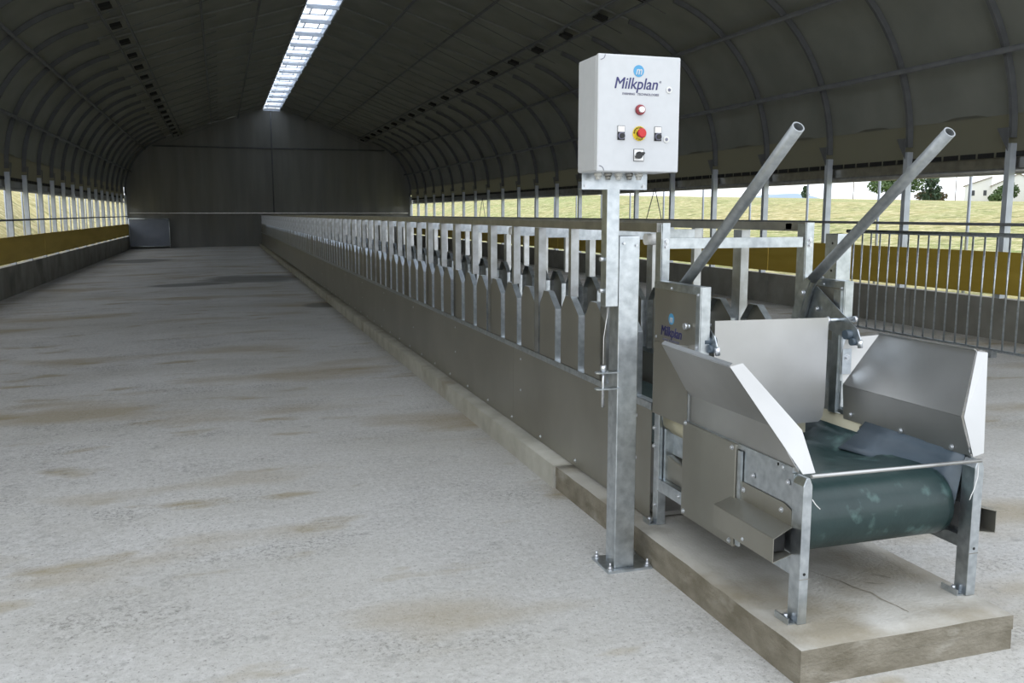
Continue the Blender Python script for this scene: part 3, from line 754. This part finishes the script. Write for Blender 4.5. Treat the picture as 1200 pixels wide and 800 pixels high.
# hopper wings
for s in (-1, 1):
    nmx = lambda d: 2.38+s*d
    if s < 0:
        A1, A2 = (1.977, 3.54, .845), (1.976, 2.885, .845)
        B1, B2 = (1.977, 3.54, .70), (1.977, 2.71, .712)
        T1, T2 = (1.825, 3.52, 1.085), (1.785, 2.90, 1.085); K = (1.977, 3.54, 1.065)
    else:
        A1, A2 = (2.787, 3.52, .845), (2.790, 2.80, .845)
        B1, B2 = (2.787, 3.50, .685), (2.787, 2.735, .70)
        T1, T2 = (2.938, 3.47, 1.085), (2.966, 2.92, 1.085); K = (2.787, 3.56, 1.06)
    mb = MB()
    mb.grid(A1, A2, B2, B1); o = mb.build('lower_plate', 'stainless', cv); sm = o.modifiers.new('thick', 'SOLIDIFY'); sm.thickness = .003
    mb = MB().grid(T1, T2, A2, A1); up = mb.build('hopper_wing', 'stainless', cv); sm = up.modifiers.new('thick', 'SOLIDIFY'); sm.thickness = .003
    o.name = 'hopper_wing_skirt'; mb = MB(); mb.sheet([A1, K, T1], .003)
    if s < 0: MB().sheet([(XN-.008, 3.53, 1.06), (XN-.008, 3.865, 1.045), (XN-.008, 3.865, .695), (XN-.008, 3.53, .70)], .003).build('lower_guard_panel', 'sheet', cv)
    mb.solid([(T1[0], T1[1], 1.083), (T2[0], T2[1], 1.083), (T2[0]-s*.014, T2[1], 1.093), (T1[0]-s*.014, T1[1], 1.093)], (0, 0, .004))
    mb.build('wing_edge', 'stainless', up); wg = up
    # triangular end return that faces the front
    fl_ = MB()
    if s < 0: P_ = [T2, (1.835, 2.893, 1.097), (2.004, 2.75, .862), (2.030, 2.695, .712), (1.977, 2.695, .712), (1.972, 2.872, .845)]
    else: P_ = [T2, (2.975, 2.912, 1.093), (3.000, 2.90, 1.080), (2.846, 2.735, .708), (2.787, 2.728, .70), (2.790, 2.79, .845)]
    V_ = [fl_.bm.verts.new(Vector(q)-Vector((0, .003, 0))) for q in P_]
    for t in (((0, 1, 2), (0, 2, 4), (2, 3, 4)) if s < 0 else ((0, 1, 2), (0, 2, 5), (5, 2, 3), (5, 3, 4))): fl_.bm.faces.new([V_[i] for i in t])
    o = fl_.build('end_return', 'stainless', wg); sm = o.modifiers.new('thick', 'SOLIDIFY'); sm.thickness = .003; sm.offset = 0
    bm_ = MB()
    for y in (2.83, 3.12, 3.45): bm_.bolt((nmx(.401), y, .715), (-s, 0, 0), .008, .008); bm_.bolt((nmx(.405), y, .715), (s, 0, 0), .007, .008)
    bm_.build('wing_bolts', 'bolt', wg)
# guard panels with frames
for s, X in ((-1, XN-.004), (1, XF+.002)):
    y0 = 3.435 if s < 0 else 3.545
    gp = MB(); gp.box(X-.002, X+.002, y0+.005, 3.87, 1.045, 1.325); g = gp.build('guard_panel', 'sheet', cv)
    mb = MB(); a, b = X, X + (.045 if s < 0 else .045)
    if s > 0: a, b = X-.0, X+.045
    mb.box(a, b, y0, y0+.004, 1.04 if s < 0 else .80, 1.335); mb.box(a-.006, a-.0022, y0, y0+.035, 1.04 if s < 0 else .80, 1.335)
    mb.box(a-.004, b, y0+.005, 3.87, 1.331, 1.335); mb.box(a-.006, a-.0022, y0+.036, 3.87, 1.300, 1.33)
    mb.build('panel_frame', 'galv', g)
    bs = MB()
    for y, z in ((y0+.02, 1.30), (y0+.02, 1.07), (3.70, 1.31), (3.84, 1.07)): bs.bolt((X-.006, y, z), (-1, 0, 0), .005, .005)
    bs.build('panel_screws', 'bolt', g)
    if s < 0:
        lg = MB().cyl((X-.0025, 3.70, 1.168), (X-.0035, 3.70, 1.168), .026, 28).build('logo_disc', 'sky_blue', g)
        text('m', .05, (X-.0036, 3.70, 1.152), 'side', 'white', g, 'logo_letter', .2, .0012, .75)
        text('Milkplan', .066, (X-.003, 3.70, 1.085), 'side', 'navy', g, 'logo_lettering', .15, .0006, .92)
        text('FARMING  TECHNOLOGIES', .014, (X-.003, 3.70, 1.062), 'side', 'grey_print', g, 'logo_lettering', 0, .0002, .95)
# small plates below the far guard panel
mb = MB(); mb.box(XF-.03, XF+.02, 3.50, 3.504, .90, 1.02); mb.bolt((XF-.005, 3.50, .98), (0, -1, 0), .01, .01); mb.build('mounting_bracket', 'galv', cv)
mb = MB(); mb.box(XF-.012, XF+.0, 3.56, 3.61, .70, 1.29); mb.build('guide_channel', 'galv', cv)
mb = MB(); mb.box(XN+.03, XN+.042, 3.44, 3.49, .70, 1.33); mb.build('guide_channel', 'galv', cv)
# portal at the mouth of the conveyor
for s, xa, xb in ((-1, XN+.012, XN+.05), (1, XF-.012, XF+.030)):
    mb = MB(); mb.box(xa, xb, 3.84, 3.844, 1.33 if s < 0 else 1.30, 1.606)
    mb.box(xa-.005, xa-.001, 3.845, 3.90 if s < 0 else 3.91, .75, 1.60)
    o = mb.build('portal_post', 'galv', cv)
    bs = MB(); bs.bolt(((xa+xb)/2, 3.84, 1.495), (0, -1, 0), .009, .008); bs.bolt(((xa+xb)/2, 3.84, 1.52), (0, -1, 0), .009, .008); bs.build('post_bolts', 'bolt', o)
mb = MB().box(XN+.05, XF-.03, 3.845, 3.875, 1.485, 1.535); mb.build('portal_beam', 'galv', cv)
mb = MB().box(XF-.005, XF+.003, 3.98, 4.03, 1.57, 1.60); mb.build('rail_socket', 'black', cv)
# gate plate between the levers
pl = [(2.075, 1.178), (2.672, 1.172), (2.672, .76)]
for a in range(0, 91, 15): pl.append((2.63+.035*cos(R(a)), .715-.035*sin(R(a))))
for a in range(90, 181, 15): pl.append((2.11+.035*cos(R(a)), .715-.035*sin(R(a))))
mb = MB(); mb.solid([(a, 3.50-(b-.68)*.0, b) for a, b in pl], (0, .003, 0))
gt = mb.build('feed_gate_plate', 'stainless', cv)
for a, b in ((1.95, 2.072), (2.668, 2.83)): MB().cyl((a, 3.535, 1.155), (b, 3.535, 1.155), .010, 12).build('gate_shaft', 'galv', cv)
mb = MB()
for x, d in ((1.953, -1), (2.838, 1)): MB().cyl((x, 3.535, 1.155), (x+d*.014, 3.535, 1.155), .016, 6).build('shaft_nut', 'bolt', cv)
for x in (2.05, 2.69): MB().cyl((x-.006, 3.535, 1.155), (x+.006, 3.535, 1.155), .02, 6).build('shaft_nut', 'bolt', cv)
# levers
for s, X in ((-1, 2.045), (1, 2.735)):
    lv = MB().pipe([(X, 3.72, 1.335), (X-.004*0, 3.60, 1.426), (X-.006, 3.2, 1.73), (X-.012, 2.89, 1.965)], .0245, 20, .019).build('lever', 'lever', cv)
    mb = MB(); mb.solid([(X-.022, 3.75, 1.335), (X-.022, 3.69, 1.36), (X-.022, 3.74, 1.27), (X-.022, 3.79, 1.13), (X-.022, 3.85, 1.13), (X-.022, 3.815, 1.24)], (.006, 0, 0))
    mb.solid([(X+.016, 3.75, 1.335), (X+.016, 3.69, 1.36), (X+.016, 3.74, 1.27), (X+.016, 3.79, 1.13), (X+.016, 3.85, 1.13), (X+.016, 3.815, 1.24)], (.006, 0, 0))
    mb.build('lever_fork', 'galv', lv)
    mb = MB(); x = X+.026*s
    mb.solid([(x, 3.72, 1.30), (x, 3.66, 1.265), (x, 3.41, 1.125), (x, 3.385, 1.08), (x, 3.41, 1.05), (x, 3.46, 1.065), (x, 3.80, 1.14), (x, 3.79, 1.25)], (.005, 0, 0))
    ca = mb.build('cam_plate', 'galv', lv)
    mb = MB(); mb.cyl((x-.03, 3.455, 1.095), (x+.03, 3.455, 1.095), .022, 16); mb.cyl((x-.015, 3.43, 1.065), (x+.02, 3.43, 1.065), .018, 12); mb.build('locking_hub', 'skirt', lv)
    mb = MB(); mb.bolt((X-.024, 3.755, 1.265), (-1, 0, 0), .011, .014); mb.bolt((x-.006, 3.70, 1.19), (-1, 0, 0), .009, .01); mb.build('pivot_bolts', 'bolt', lv)
    ss = MB(); ss.cyl((x+.01, 3.40, 1.075), (x+.014, 3.40, 1.04), .012, 10); ss.build('lock_pin', 'bolt', lv)

# ------------------------------------------------------------------ control post and its twin
cp = thing('control_post', (1.73, 3.715, 0), 'square galvanised post on bolted floor plate carrying the white control box', 'post')
mb = MB().box(1.68, 1.78, 3.665, 3.765, .012, 1.552); mb.build('post', 'galv', cp, .004)
mb = MB().box(1.637, 1.863, 3.635, 3.835, -.002, .012); bp_ = mb.build('base_plate', 'galv', cp, .002)
mb = MB()
for x in (1.655, 1.845):
    for y in (3.655, 3.815):
        mb = MB(); mb.cyl((x, y, .012), (x, y, .015), .016, 16); mb.cyl((x, y, .015), (x, y, .028), .011, 6); mb.cyl((x, y, .028), (x, y, .045), .006, 8); mb.build('anchor_bolt', 'bolt', bp_)
mb = MB().box(1.617, 1.678, 3.665, 3.725, 1.238, 1.83); ex = mb.build('extension_tube', 'galv', cp, .003)
mb = MB()
for z in (1.31, 1.45): MB().cyl((1.617, 3.69, z), (1.597, 3.69, z), .011, 6).build('clamp_bolt', 'bolt', ex)
for x, z in ((1.70, 1.52), (1.76, 1.51)): MB().cyl((x, 3.665, z), (x, 3.655, z), .006, 6).build('clamp_bolt', 'bolt', ex)
mb = MB().box(1.495, 1.805, 3.660, 3.664, 1.754, 1.90); mb.box(1.495, 1.805, 3.664, 3.70, 1.754, 1.758)
pb = mb.build('mounting_plate', 'galv', cp)
mb = MB()
for x in (1.51, 1.787): mb.bolt((x, 3.66, 1.768), (0, -1, 0), .006, .006)
mb.build('plate_screws', 'bolt', pb)
# hook latch on the post
mb = MB()
for z in (.94, .866): mb.solid([(1.572, 3.655, z), (1.585, 3.645, z), (1.69, 3.645, z), (1.69, 3.685, z), (1.585, 3.685, z), (1.572, 3.675, z)], (0, 0, .006))
lt = mb.build('latch_bracket', 'galv', cp)
mb = MB(); mb.cyl((1.61, 3.665, .785), (1.61, 3.665, .975), .0065, 10); mb.cyl((1.61, 3.665, .946), (1.61, 3.665, .975), .014, 6); mb.build('latch_pin', 'bolt', lt)
MB().pipe([(1.61, 3.665, .97), (1.6105, 3.666, 1.1), (1.643, 3.69, 1.24)], .0016, 6).build('wire', 'whitepl', lt)
o = thing('gate_post', (3.025, 3.90, 0), 'square galvanised post with bolt holes behind the right lever', 'post')
MB().box(2.978, 3.065, 3.86, 3.96, 0, 1.548).build('post', 'galv', o, .004)
mb = MB()
for z in (1.50, 1.36, 1.25): MB().cyl((2.9775, 3.90, z), (2.979, 3.90, z), .007, 10).build('bolt_hole', 'black', o)
MB().box(2.92, 3.12, 3.82, 4.0, -.002, .012).build('base_plate', 'galv', o)

# ------------------------------------------------------------------ control box
bx0, bx1, bz0, bz1, by0, by1 = 1.472, 1.838, 1.822, 2.285, 3.44, 3.658
bo = thing('control_box', ((bx0+bx1)/2, by1, bz0), 'white metal control box with red stop button on galvanised post', 'control box')
MB().box(bx0, bx1, by0+.022, by1, bz0, bz1).build('enclosure', 'white', bo, .008)
dr = MB().box(bx0-.002, bx1+.002, by0, by0+.020, bz0-.002, bz1+.002).build('door', 'white', bo, .006)
yf = by0-.0005
S = 3.44/3.665; ux = lambda x: x*S; uz = lambda z: 1.65+(z-1.65)*S
mb = MB()
for x, z in ((1.905, 2.188), (1.897, 1.975)):
    c = (ux(x), yf, uz(z)); lk = MB().cyl(c, (c[0], yf-.003, c[2]), .0135, 20).build('door_lock', 'whitepl', dr)
    MB().cyl((c[0], yf-.003, c[2]), (c[0], yf-.0045, c[2]), .0065, 16).build('lock_slot', 'grey_print', lk)
mb = MB()
for sx, sz in ((0, 0), (0, 1)):
    cx, cz = bx0+.006, bz0+.006 if sz == 0 else bz1-.006
    d = 1 if sz == 0 else -1
    MB().pipe([(cx+.002+.020*cos(R(a)), yf-.0005, cz+d*(-.004+.020*sin(R(a)))) for a in range(0, 91, 15)], .0012, 6).build('corner_cover_seam', 'grey_print', dr)
# logo
cx, cz = ux(1.757), uz(2.262)
ld = MB().cyl((cx, yf, cz), (cx, yf-.001, cz), .0235, 36).build('logo_disc', 'sky_blue', dr)
text('m', .046, (cx, yf-.0012, cz-.014), 'front', 'white', dr, 'logo_letter', .25, .0008, .80)
text('Milkplan', .064, (ux(1.745), yf, uz(2.186)), 'front', 'navy', dr, 'logo_lettering', .22, .0006, .92)
text('®', .012, (ux(1.862), yf, uz(2.215)), 'front', 'grey_print', dr, 'registered_mark')
text('FARMING   TECHNOLOGIES', .0125, (ux(1.768), yf, uz(2.160)), 'front', 'grey_print', dr, 'logo_lettering', .1, .0002, 1.05)
# indicator lamp
c = (ux(1.766), uz(2.098))
lp = MB().cyl((c[0], yf, c[1]), (c[0], yf-.012, c[1]), .0215, 28, .0195).build('indicator_lamp', 'darkred', dr)
MB().cyl((c[0], yf-.012, c[1]), (c[0], yf-.024, c[1]), .0125, 24, .0115).build('lamp_lens', 'lens', lp)
# emergency stop
c = (ux(1.765), uz(1.997))
es = MB().cyl((c[0], yf, c[1]), (c[0], yf-.002, c[1]), .030, 36).build('stop_button_disc', 'yel', dr)
MB().cyl((c[0], yf-.002, c[1]), (c[0], yf-.018, c[1]), .013, 24).build('button_stem', 'black', es)
mb = MB(); mb.cyl((c[0], yf-.018, c[1]), (c[0], yf-.026, c[1]), .016, 28, .0205); mb.cyl((c[0], yf-.026, c[1]), (c[0], yf-.034, c[1]), .0205, 28, .015); mb.build('red_button', 'red', es)
def ring_text(body, r, a0, a1, flip):
    for i, ch in enumerate(body):
        a = R(a0+(a1-a0)*i/(len(body)-1)); x = r*cos(a); z = r*sin(a)
        t = text(ch, .0095, (0, 0, 0), 'front', 'black', es, 'stop_lettering', 0, .0002)
        t.data.transform(Matrix.Translation((0, 0, -.0035)))
        rot = (a-PI/2) if not flip else (a+PI/2)
        t.data.transform(Matrix.Translation((c[0]+x, yf-.0028, c[1]+z)) @ Matrix.Rotation(-rot, 4, 'Y'))
ring_text('EMERGENCY', .0245, 175, 30, False); ring_text('STOP', .0245, 240, 300, True)
# push buttons
for x, lab in ((1.678, 0), (1.855, 0)):
    c = (ux(x), uz(1.998))
    pbn = MB().box(c[0]-.0165, c[0]+.0165, yf-.002, yf, c[1]-.029, c[1]+.029).build('push_button_plate', 'black', dr, .001)
    MB().box(c[0]-.0145, c[0]+.0145, yf-.003, yf-.002, c[1]+.004, c[1]+.027).build('legend_card', 'lens', pbn)
    mb = MB(); mb.cyl((c[0], yf-.002, c[1]-.012), (c[0], yf-.010, c[1]-.012), .0145, 28); mb.build('button_ring', 'grey_print', pbn)
    MB().cyl((c[0], yf-.010, c[1]-.012), (c[0], yf-.015, c[1]-.012), .0105, 24).build('button_cap', 'black', pbn)
# rotary switch
c = (ux(1.764), uz(1.904))
rs = MB().box(c[0]-.0235, c[0]+.0235, yf-.002, yf, c[1]-.025, c[1]+.025).build('rotary_switch', 'black', dr, .001)
MB().box(c[0]-.021, c[0]+.021, yf-.003, yf-.002, c[1]-.0225, c[1]+.0225).build('switch_plate', 'lens', rs)
mb = MB(); mb.cyl((c[0], yf-.003, c[1]), (c[0], yf-.010, c[1]), .0145, 24)
a = R(28); d = Vector((cos(a), 0, sin(a))); nn = Vector((-sin(a), 0, cos(a))); q = Vector((c[0], yf-.008, c[1]))
mb.solid([q-d*.021-nn*.004, q-d*.012-nn*.009, q+d*.012-nn*.007, q+d*.021-nn*.003, q+d*.021+nn*.003, q+d*.012+nn*.007, q-d*.012+nn*.009, q-d*.021+nn*.004], (0, -.013, 0))
mb.build('switch_knob', 'black', rs)
# cable glands under the box
for i, x in enumerate((1.545, 1.59, 1.64, 1.69, 1.735)):
    mb = MB(); y = 3.60; mb.cyl((x, y, bz0), (x, y, bz0-.012), .018, 6); mb.cyl((x, y, bz0-.012), (x, y, bz0-.028), .014, 14, .010)
    mb.build('cable_gland', 'galv_dark' if i % 2 else 'whitepl', bo)
cbx = bx1+.003
wire = MB().pipe([(cbx-.01, 3.52, 2.05), (cbx+.008, 3.53, 2.035), (cbx+.020, 3.54, 2.00), (cbx+.026, 3.54, 1.95), (cbx+.022, 3.54, 1.90), (cbx+.012, 3.53, 1.872)], .0028, 8).build('plug_cable', 'whitepl', bo)
mb = MB(); mb.solid([(cbx-.002, 3.51, 1.866), (cbx+.018, 3.51, 1.872), (cbx+.030, 3.51, 1.842), (cbx+.026, 3.51, 1.828), (cbx+.014, 3.51, 1.832), (cbx+.010, 3.51, 1.846), (cbx-.008, 3.51, 1.842), (cbx-.010, 3.51, 1.852)], (0, .018, 0))
mb.build('plug', 'whitepl', wire, .002)

# ------------------------------------------------------------------ barred gate on the right
gx = 8.45
gt = thing('barred_gate', (gx, 9, 0), 'galvanised gate of thin vertical bars beside the right hand wall', 'gate')
MB().cyl((gx, 5.4, 1.405), (gx, 10.75, 1.405), .026, 12).build('top_rail', 'galv', gt)
MB().cyl((gx, 5.4, .085), (gx, 10.75, .085), .018, 10).build('bottom_rail', 'galv', gt)
b0 = None; y = 5.5; k = 0
while y < 10.75:
    if b0 is None: b0 = MB().cyl((gx, y, .085), (gx, y, 1.40), .011, 8).build('bar', 'galv', gt); base = Vector(b0.location); yb = y
    else: o = b0.copy(); C.objects.link(o); o.location = base+Vector((0, y-yb, 0))
    y += .176
mb = MB()
for y in (5.4, 8.1, 10.75): mb.box(gx-.04, gx+.04, y-.03, y+.03, -.0, .085)
mb.build('foot', 'galv', gt)

# ------------------------------------------------------------------ far landscape
def leafy(mb, c, rx, ry, rz, n, s, flat=False):
    for i in range(n):
        while True:
            p = Vector((random.uniform(-1, 1), random.uniform(-1, 1), random.uniform(-1, 1)))
            if .35 < p.length < 1: break
        if flat and p.z < -.35: p.z = -.35*random.random()
        q = Vector((c[0]+p.x*rx, c[1]+p.y*ry, c[2]+p.z*rz))
        a = Vector((random.gauss(0, 1), random.gauss(0, 1), random.gauss(0, 1))).normalized(); b = a.orthogonal().normalized(); d = a.cross(b)
        mb.bm.faces.new([mb.bm.verts.new(q+b*s*.5), mb.bm.verts.new(q+d*s*.3), mb.bm.verts.new(q-b*s*.5), mb.bm.verts.new(q-d*s*.3)])
def tree(name, loc, blobs, m, label, cat, trunk=(.25, 3), n=700, s=.55):
    t = thing(name, loc, label, cat)
    mb = MB()
    for (dx, dy, dz, rx, rz) in blobs: leafy(mb, (loc[0]+dx, loc[1]+dy, loc[2]+dz), rx, rx, rz, n, s)
    mb.build('crown', m, t)
    mb = MB(); mb.cyl(loc, (loc[0], loc[1], loc[2]+trunk[1]), trunk[0], 8, trunk[0]*.5)
    for (dx, dy, dz, rx, rz) in blobs[:4]: mb.cyl((loc[0], loc[1], loc[2]+trunk[1]*.6), (loc[0]+dx*.8, loc[1]+dy*.8, loc[2]+dz), trunk[0]*.4, 6, .05)
    mb.build('trunk', 'bark', t)
tree('pine_tree', (127, 150, 4.3), [(-2.0, 0, 2.8, 2.4, 1.5), (2.4, 0, 3.0, 2.8, 1.8), (0, 1, 4.6, 3.2, 1.8), (4.9, -1, 3.4, 2.4, 1.8)], 'leaf', 'broad round green tree on the skyline behind the right lever', 'tree')
tree('conifer_tree', (137.6, 150, 4.3), [(0, 0, .9, 2.3, 1.0), (0, 0, 2.4, 2.0, 1.0), (0, 0, 4.0, 1.6, 1.0), (0, 0, 5.4, 1.0, 1.1)], 'leaf2', 'dark upright conifer on the skyline left of the white house', 'tree', (.2, 5.5), 300, .6)
tree('hedge', (143.5, 156, 4.3), [(-2.4, 0, .9, 1.7, 1.1), (-.2, 0, 1.3, 1.8, 1.2), (2.0, 0, .9, 1.6, 1.0)], 'leaf3', 'reddish brown hedge between the conifer and the white house', 'hedge', (.15, 1), 400, .5)
tree('bush', (148.0, 141.5, 4.1), [(-.9, 0, 1.4, 1.6, 1.5), (1.0, 0, 2.0, 1.7, 1.7), (-2.6, 0, .6, 1.2, .8)], 'leaf', 'round green bush in front of the white house', 'bush', (.15, 1.5), 600, .5)
tree('broad_tree', (150.5, 136.0, 4.0), [(0, 0, 1.8, 2.4, 1.8), (1.5, 0, 4.4, 2.8, 2.0), (-1.2, 0, 3.6, 1.8, 1.5)], 'leaf', 'green tree at the right edge of the photo beyond the column', 'tree', (.25, 3), 700, .6)
tree('small_tree', (107.7, 150, 4.6), [(0, 0, .8, .8, .8), (0, 0, 1.7, .5, .7)], 'leaf2', 'small pointed tree alone on the skyline between two columns', 'tree', (.08, 1.6), 220, .4)
sh = [(96, 1.3), (100, .9), (112, 1.0), (117, 1.2), (133, 1.2), (149, 1.1)]
for i, (x, r) in enumerate(sh):
    pass
# white house, two gabled blocks
hs = thing('farmhouse', (151, 152, 4.2), 'white two-storey farmhouse with gabled roofs on the skyline', 'house')
def hp(u, v, z): return (152+.7071*(u+v), 149+.7071*(v-u), z)
for u0, u1, zl, zr, v0, v1 in ((-4.9, .1, 7.35, 9.1, .8, 7), (.1, 9.6, 7.3, 9.6, 0, 9)):
    if u0 < 0: wp = [hp(u0, v0, 3.9), hp(u1, v0, 3.9), hp(u1, v0, zr), hp(u0, v0, zl)]; rr = [(u0-.4, zl-.1, u1, zr+.05)]
    else: um = (u0+u1)/2; wp = [hp(u0, v0, 3.9), hp(u1, v0, 3.9), hp(u1, v0, zl), hp(um, v0, zr), hp(u0, v0, zl)]; rr = [(u0-.3, zl-.1, um, zr+.05), (um, zr+.05, u1+.3, zl-.1)]
    MB().solid(wp, Vector(hp(0, v1-v0, 0))-Vector(hp(0, 0, 0))).build('wall', 'render_white', hs)
    for a, za, b, zb in rr:
        MB().solid([hp(a, v0-.3, za), hp(b, v0-.3, zb), hp(b, v0-.3, zb+.16), hp(a, v0-.3, za+.16)], Vector(hp(0, v1-v0+.6, 0))-Vector(hp(0, 0, 0))).build('roof', 'rooftile', hs)
for u, z, v in ((-3.3, 5.9, .75), (-1.1, 5.9, .75), (1.6, 6.0, -.05), (3.1, 6.2, -.05)):
    f = MB().solid([hp(u-.3, v, z-.55), hp(u+.3, v, z-.55), hp(u+.3, v, z+.55), hp(u-.3, v, z+.55)], (.1, .1, 0)).build('window', 'winglass', hs)
    MB().solid([hp(u-.4, v-.06, z-.65), hp(u+.4, v-.06, z-.65), hp(u+.4, v-.06, z-.55), hp(u-.4, v-.06, z-.55)], (.08, .08, 0)).build('sill', 'render_white', f)
for i, (x, h, wd) in enumerate(((142.9, 8.5, 'beside the reddish hedge'), (118.0, 7.0, 'left of the broad round tree'))):
    o = MB().cyl((x, 149, 4.2), (x, 149, 4.2+h), .10, 6, .07).build('utility_pole', 'bark'); tag(o, 'thin utility pole on the skyline ' + wd, 'pole', 'utility poles')
mb = MB(); T = []
for i in range(41):
    x = 250+i*12; T.append((x, 800, 2+22*max(0, noise.noise((x*.008, 1, 2))+.35)))
mb.solid([(250, 800, -5)] + T + [(730, 800, -5)], (0, 30, 0)); tag(mb.build('hill', 'hill'), 'hazy blue hill on the horizon', 'hill', kind='structure')
